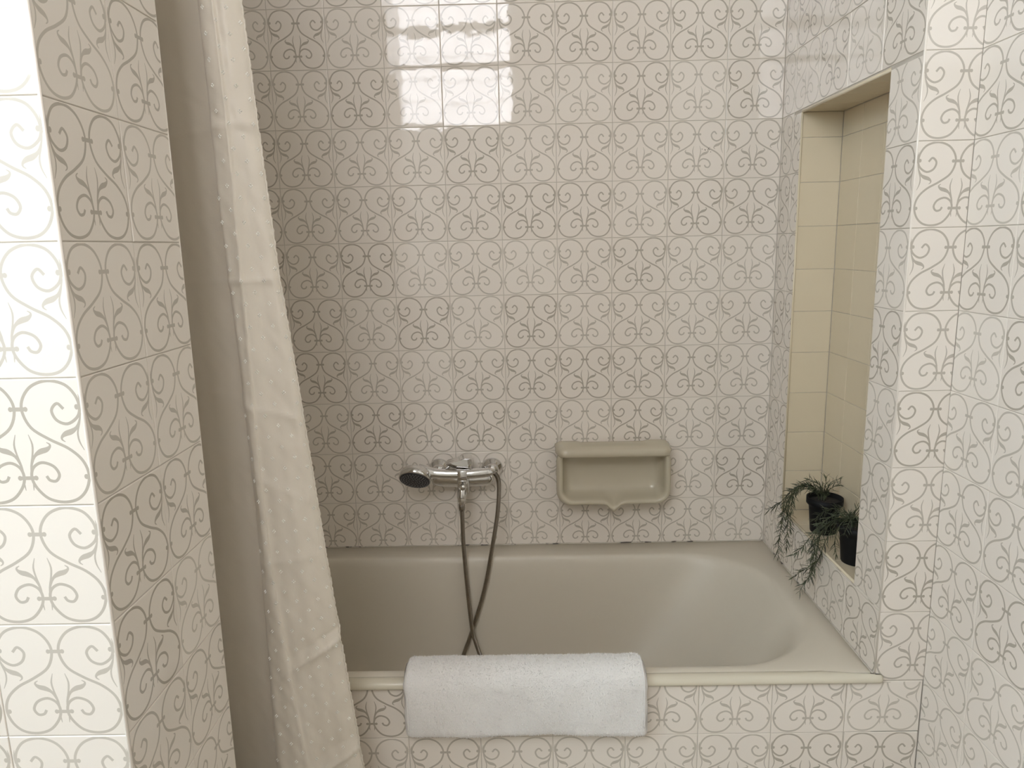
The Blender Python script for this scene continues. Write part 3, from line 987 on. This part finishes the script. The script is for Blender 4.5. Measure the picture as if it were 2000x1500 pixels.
def crease(x, z):
    """folding creases and wrinkles: displacement towards the room"""
    d = 0
    for z0, a, sl in ((-.262, .0040, .10), (-.290, -.0025, -.6), (-.512, .0046, .02), (-.745, .0036, -.30), (-.885, .0022, -.55), (-1.010, .0030, .12)):
        q = (z - z0 - sl * (x + 1.12)) / .0075
        d += a * math.exp(-abs(q)) 
    g_ = min(1.0, max(0.0, (x + 1.175) / .09))
    for z0, a, sl, wd_ in ((-1.217, .0085, .60, .0055), (-1.190, -.0050, .60, .013), (-1.459, .0070, .62, .0055), (-1.425, -.0035, .62, .012), (-1.34, .0022, .75, .010), (-1.06, .0018, .8, .009), (-.93, .0015, .9, .010), (-.80, .0022, -.2, .006)):
        d += g_ * a * math.exp(-abs((z - z0 - sl * (x + 1.12)) / wd_))
    d += .0007 * sin(38 * z + 60 * x) * sin(17 * z + 1.3) + .0005 * sin(91 * z - 130 * x + 1) * sin(23 * z) + .0005 * sin(140 * z + 190 * x) * sin(31 * z + 60 * x)
    d += .0007 * sin(11 * z + 210 * x)
    return d
def curtain():
    root = tag(empty('shower_curtain', -1.20, -.77, FL), 'cream shower curtain with tiny embroidered dots gathered at the left of the bathtub', 'curtain')
    Z0, Z1, nz = .16, -1.86, 420
    V, F = [], []
    per = 9
    rowsP = []
    for i in range(nz + 1):
        z = Z0 + (Z1 - Z0) * i / nz
        P = cr(curtain_path(z), per)
        row = []
        for j, (x, y) in enumerate(P):
            dd = crease(x, z)
            fr = 1.0 if j < per * 7.5 else .45
            y2 = y - dd * fr
            if j == 0: 
                x += .0006 * sin(z * 330); y2 += .0006 * sin(z * 290 + 1)
            if j in (1, 2): y2 -= .0010 * sin(z * 300)
            row.append((x, y2, z))
        rowsP.append(row); V += row
    m_ = len(rowsP[0])
    for i in range(nz):
        for j in range(m_ - 1):
            F.append((i * m_ + j, i * m_ + j + 1, (i + 1) * m_ + j + 1, (i + 1) * m_ + j))
    cl = part('cloth', (V, F), M['curtain'], root)
    so = cl.modifiers.new('thick', 'SOLIDIFY'); so.thickness = .0006; so.offset = 0
    # hem roll with scalloped stitches
    hem = [(r[0][0] - .0004, r[0][1] - .0008, r[0][2]) for r in rowsP]
    part('hem', tube(hem, lambda i, n: .0012 + .0009 * (i % 2), 8), M['curtain'], root)
    # embroidered dots: four tiny diamonds in a cross, staggered rows
    gs_v, gs_f = [], []
    def at(sv, z):
        i = min(nz - 1, max(0, int((Z0 - z) / (Z0 - Z1) * nz)))
        row = rowsP[i]
        acc = 0
        for j in range(m_ - 1):
            a, b_ = Vector(row[j]), Vector(row[j + 1])
            l = (b_ - a).length
            if acc + l >= sv:
                t = (sv - acc) / l
                p = a.lerp(b_, t)
                tx = (b_ - a).normalized()
                nn = tx.cross(Vector((0, 0, 1)))
                if nn.y > 0 and j < per * 6: nn = -nn
                if j >= per * 6 and nn.y > 0: nn = -nn
                return p, tx, nn.normalized()
            acc += l
        return None
    row_i = 0
    z = .12
    while z > -1.83:
        s = .010 + (.019 if row_i % 2 else 0)
        while s < lerp_tab(XR, z) - lerp_tab(XL, z) + .010:
            g = at(s + .002 * sin(z * 3), z)
            if g:
                p, tx, nn = g
                p = Vector((p.x, p.y, z)) + nn * .0006
                for a_, b_ in ((.0021, 0), (-.0021, 0), (0, .0023), (0, -.0023)):
                    c_ = p + tx * a_ + Vector((0, 0, b_))
                    r = .00145
                    k0 = len(gs_v)
                    gs_v += [tuple(c_ + tx * r), tuple(c_ + Vector((0, 0, r * 1.2))), tuple(c_ - tx * r), tuple(c_ - Vector((0, 0, r * 1.2))), tuple(c_ + nn * .0017)]
                    gs_f += [(k0, k0 + 1, k0 + 4), (k0 + 1, k0 + 2, k0 + 4), (k0 + 2, k0 + 3, k0 + 4), (k0 + 3, k0, k0 + 4)]
            s += .038
        z -= .0192; row_i += 1
    tag(part('embroidery', (gs_v, gs_f), M['thread'], root, smooth=False), kind='stuff')
    for k in range(8):
        x = -1.14 - k * .066
        ring = [(x, -.762 + .021 * cos(t * pi / 10), .175 + .021 * sin(t * pi / 10)) for t in range(21)]
        part('ring', tube(ring, .0022, 8, False), M['paint'], root)
curtain()
tag(part('curtain_rod', tube([(-1.6995, -.762, .175), (-.8, -.762, .175), (.0990, -.762, .175)], .0115, 20), M['chrome']),
    'horizontal chrome rod that carries the shower curtain above the bathtub', 'rod')

# ------------------------------------------------------------------ potted rosemary-like plants
def plant(name, label, cx, cy, rr, hh, stems, seed, grey):
    rg = random.Random(seed)
    z0 = NZ0 + .0006
    root = tag(empty(name, cx, cy, z0), label, 'plant', 'trailing plants in the wall niche')
    prof = [(rr * .70, 0), (rr * .72, .002), (rr * .84, hh * .70), (rr * .88, hh * .80), (rr * .97, hh * .81), (rr, hh * .83), (rr, hh), (rr * .95, hh), (rr * .93, hh * .86), (rr * .5, hh * .855), (.002, hh * .855)]
    part('pot', lathe(prof, (cx, cy, z0), (0, 0, 1), 40), M['pot'], root)
    part('soil', lathe([(rr * .92, hh * .83), (rr * .92, hh * .865), (rr * .5, hh * .90), (.002, hh * .91)], (cx, cy, z0), (0, 0, 1), 24), M['soil'], root)
    for si, (pts, dens, ll) in enumerate(stems):
        jit = rg.uniform(-.002, .002)
        P = [Vector(p) for p in cr([(cx + (pts[0][0] - cx) * .6, cy + (pts[0][1] - cy) * .6, z0 + hh * .88), *pts], 10)]
        n = len(P)
        st = part('stem', tube(P, lambda i, n: .0011 - .0005 * i / n, 6), M['stem'], root)
        V, F = [], []
        L = sum((P[i + 1] - P[i]).length for i in range(n - 1))
        s = .014; ph = rg.uniform(0, 6)
        while s < L + .001:
            acc = 0
            for i in range(n - 1):
                l = (P[i + 1] - P[i]).length
                if acc + l >= s or i == n - 2:
                    p = P[i].lerp(P[i + 1], min(1, (s - acc) / l)); d = (P[i + 1] - P[i]).normalized(); break
                acc += l
            _, a, b_ = frame_at(d)
            ph += 2.4 + rg.uniform(-.5, .5)
            for q in range(2):
                t = ph + q * pi
                side = (a * cos(t) + b_ * sin(t))
                out = (side * .85 + d * rg.uniform(.2, .8)).normalized()
                curl = d * rg.uniform(.2, .6) + Vector((0, 0, rg.uniform(-.15, .35)))
                ln = ll * 1.28 * rg.uniform(.7, 1.2) * (1 if s < L - .02 else .9)
                w = ln * .064
                wd = out.cross(d).normalized()
                prev = None
                nl = 4
                base = len(V)
                for m_ in range(nl + 1):
                    u = m_ / nl
                    c_ = p + out * (ln * u) + curl * (ln * .75 * u * u) - Vector((0, 0, 1)) * (.12 * ln * u * u)
                    ww = w * (sin(pi * (.12 + .86 * u)) ** .6) * (1 if m_ < nl else .25)
                    up_ = out.cross(wd) * (ww * .45)
                    V += [tuple(c_ + wd * ww), tuple(c_ + up_), tuple(c_ - wd * ww), tuple(c_ - up_)]
                    if m_:
                        b0, b1 = base + (m_ - 1) * 4, base + m_ * 4
                        for e in range(4):
                            F.append((b0 + e, b0 + (e + 1) % 4, b1 + (e + 1) % 4, b1 + e))
                F.append((base + nl * 4, base + nl * 4 + 1, base + nl * 4 + 2, base + nl * 4 + 3))
                F.append((base + 3, base + 2, base + 1, base))
            s += dens * 1.15 * rg.uniform(.75, 1.25)
        # nothing may grow through the lining of the niche
        V = [(min(x, ND - .001), y if x > -.001 and False else y, z) for x, y, z in V]
        tag(part('leaves', (V, F), M['leaf_grey'] if (grey and si % 2) else M['leaf'], st), kind='stuff')

P1 = [
 ([(.040, -.275, -1.092), (.0146, -.265, -1.074), (-.0091, -.25, -1.0937), (-.0250, -.235, -1.135), (-.0310, -.22, -1.205), (-.0340, -.215, -1.256), (-.0319, -.212, -1.300)], .0050, .0145),
 ([(.035, -.270, -1.090), (.016, -.250, -1.078), (-.0103, -.22, -1.108), (-.030, -.195, -1.150), (-.0500, -.180, -1.172)], .0060, .0150),
 ([(.038, -.282, -1.091), (-.004, -.262, -1.081), (-.0228, -.242, -1.132), (-.0225, -.240, -1.195), (-.0222, -.240, -1.252)], .0050, .0140),
 ([(.030, -.275, -1.090), (.004, -.250, -1.082), (-.018, -.225, -1.112), (-.026, -.215, -1.158), (-.030, -.215, -1.215)], .0050, .0140),
 ([(.045, -.290, -1.092), (.010, -.270, -1.078), (-.012, -.252, -1.100), (-.018, -.246, -1.150), (-.016, -.244, -1.205)], .0050, .0140),
 ([(.050, -.280, -1.088), (.0524, -.280, -1.065), (.0499, -.280, -1.046)], .0060, .0130),
 ([(.056, -.280, -1.090), (.075, -.272, -1.080), (.096, -.262, -1.074)], .0060, .0130),
 ([(.046, -.280, -1.086), (.032, -.280, -1.066), (.0100, -.280, -1.056)], .0050, .0150),
 ([(.055, -.283, -1.088), (.0639, -.280, -1.066), (.0840, -.280, -1.056)], .0060, .0130),
 ([(.046, -.290, -1.090), (.028, -.296, -1.074), (.006, -.298, -1.078)], .0050, .0140),
]
P2 = [
 ([(.040, -.455, -1.094), (.0192, -.44, -1.0958), (-.0035, -.42, -1.1259), (-.0150, -.402, -1.1724), (-.0167, -.392, -1.2289), (-.0181, -.390, -1.2684)], .0046, .0150),
 ([(.038, -.452, -1.096), (.0126, -.43, -1.1070), (-.0110, -.41, -1.1553), (-.0177, -.402, -1.2373), (-.0375, -.400, -1.2764), (-.0462, -.400, -1.2961)], .0056, .0145),
 ([(.038, -.450, -1.098), (.0189, -.43, -1.112), (-.0012, -.42, -1.160), (-.0130, -.41, -1.2133), (-.0454, -.402, -1.2434), (-.0688, -.400, -1.2627)], .0060, .0140),
 ([(.036, -.452, -1.094), (.0113, -.42, -1.110), (-.0116, -.38, -1.1565), (-.0323, -.362, -1.2025), (-.0459, -.350, -1.2267)], .0055, .0145),
 ([(.036, -.460, -1.090), (.010, -.468, -1.0980), (-.002, -.470, -1.1366), (.004, -.468, -1.172)], .0060, .0140),
 ([(.036, -.458, -1.086), (.0252, -.450, -1.0760), (.0110, -.440, -1.0780)], .0050, .0150),
 ([(.042, -.460, -1.086), (.0455, -.460, -1.067), (.0505, -.460, -1.052)], .0060, .0130),
 ([(.036, -.450, -1.092), (.012, -.432, -1.092), (-.010, -.412, -1.120), (-.022, -.400, -1.165), (-.020, -.395, -1.215)], .0046, .0145),
 ([(.040, -.446, -1.090), (.022, -.425, -1.080), (.000, -.402, -1.092), (-.014, -.385, -1.125)], .0046, .0150),
 ([(.044, -.470, -1.088), (.030, -.490, -1.072), (.014, -.500, -1.080), (.004, -.500, -1.110)], .0056, .0140),
]
plant('trailing_plant', 'trailing needle-leaved plant in a black pot, the one further back in the niche', .0510, -.283, .0435, .090, P1, 4, False)
plant('trailing_plant', 'trailing needle-leaved plant in a black pot, the one nearer the niche front edge', .0510, -.462, .0435, .090, P2, 9, True)
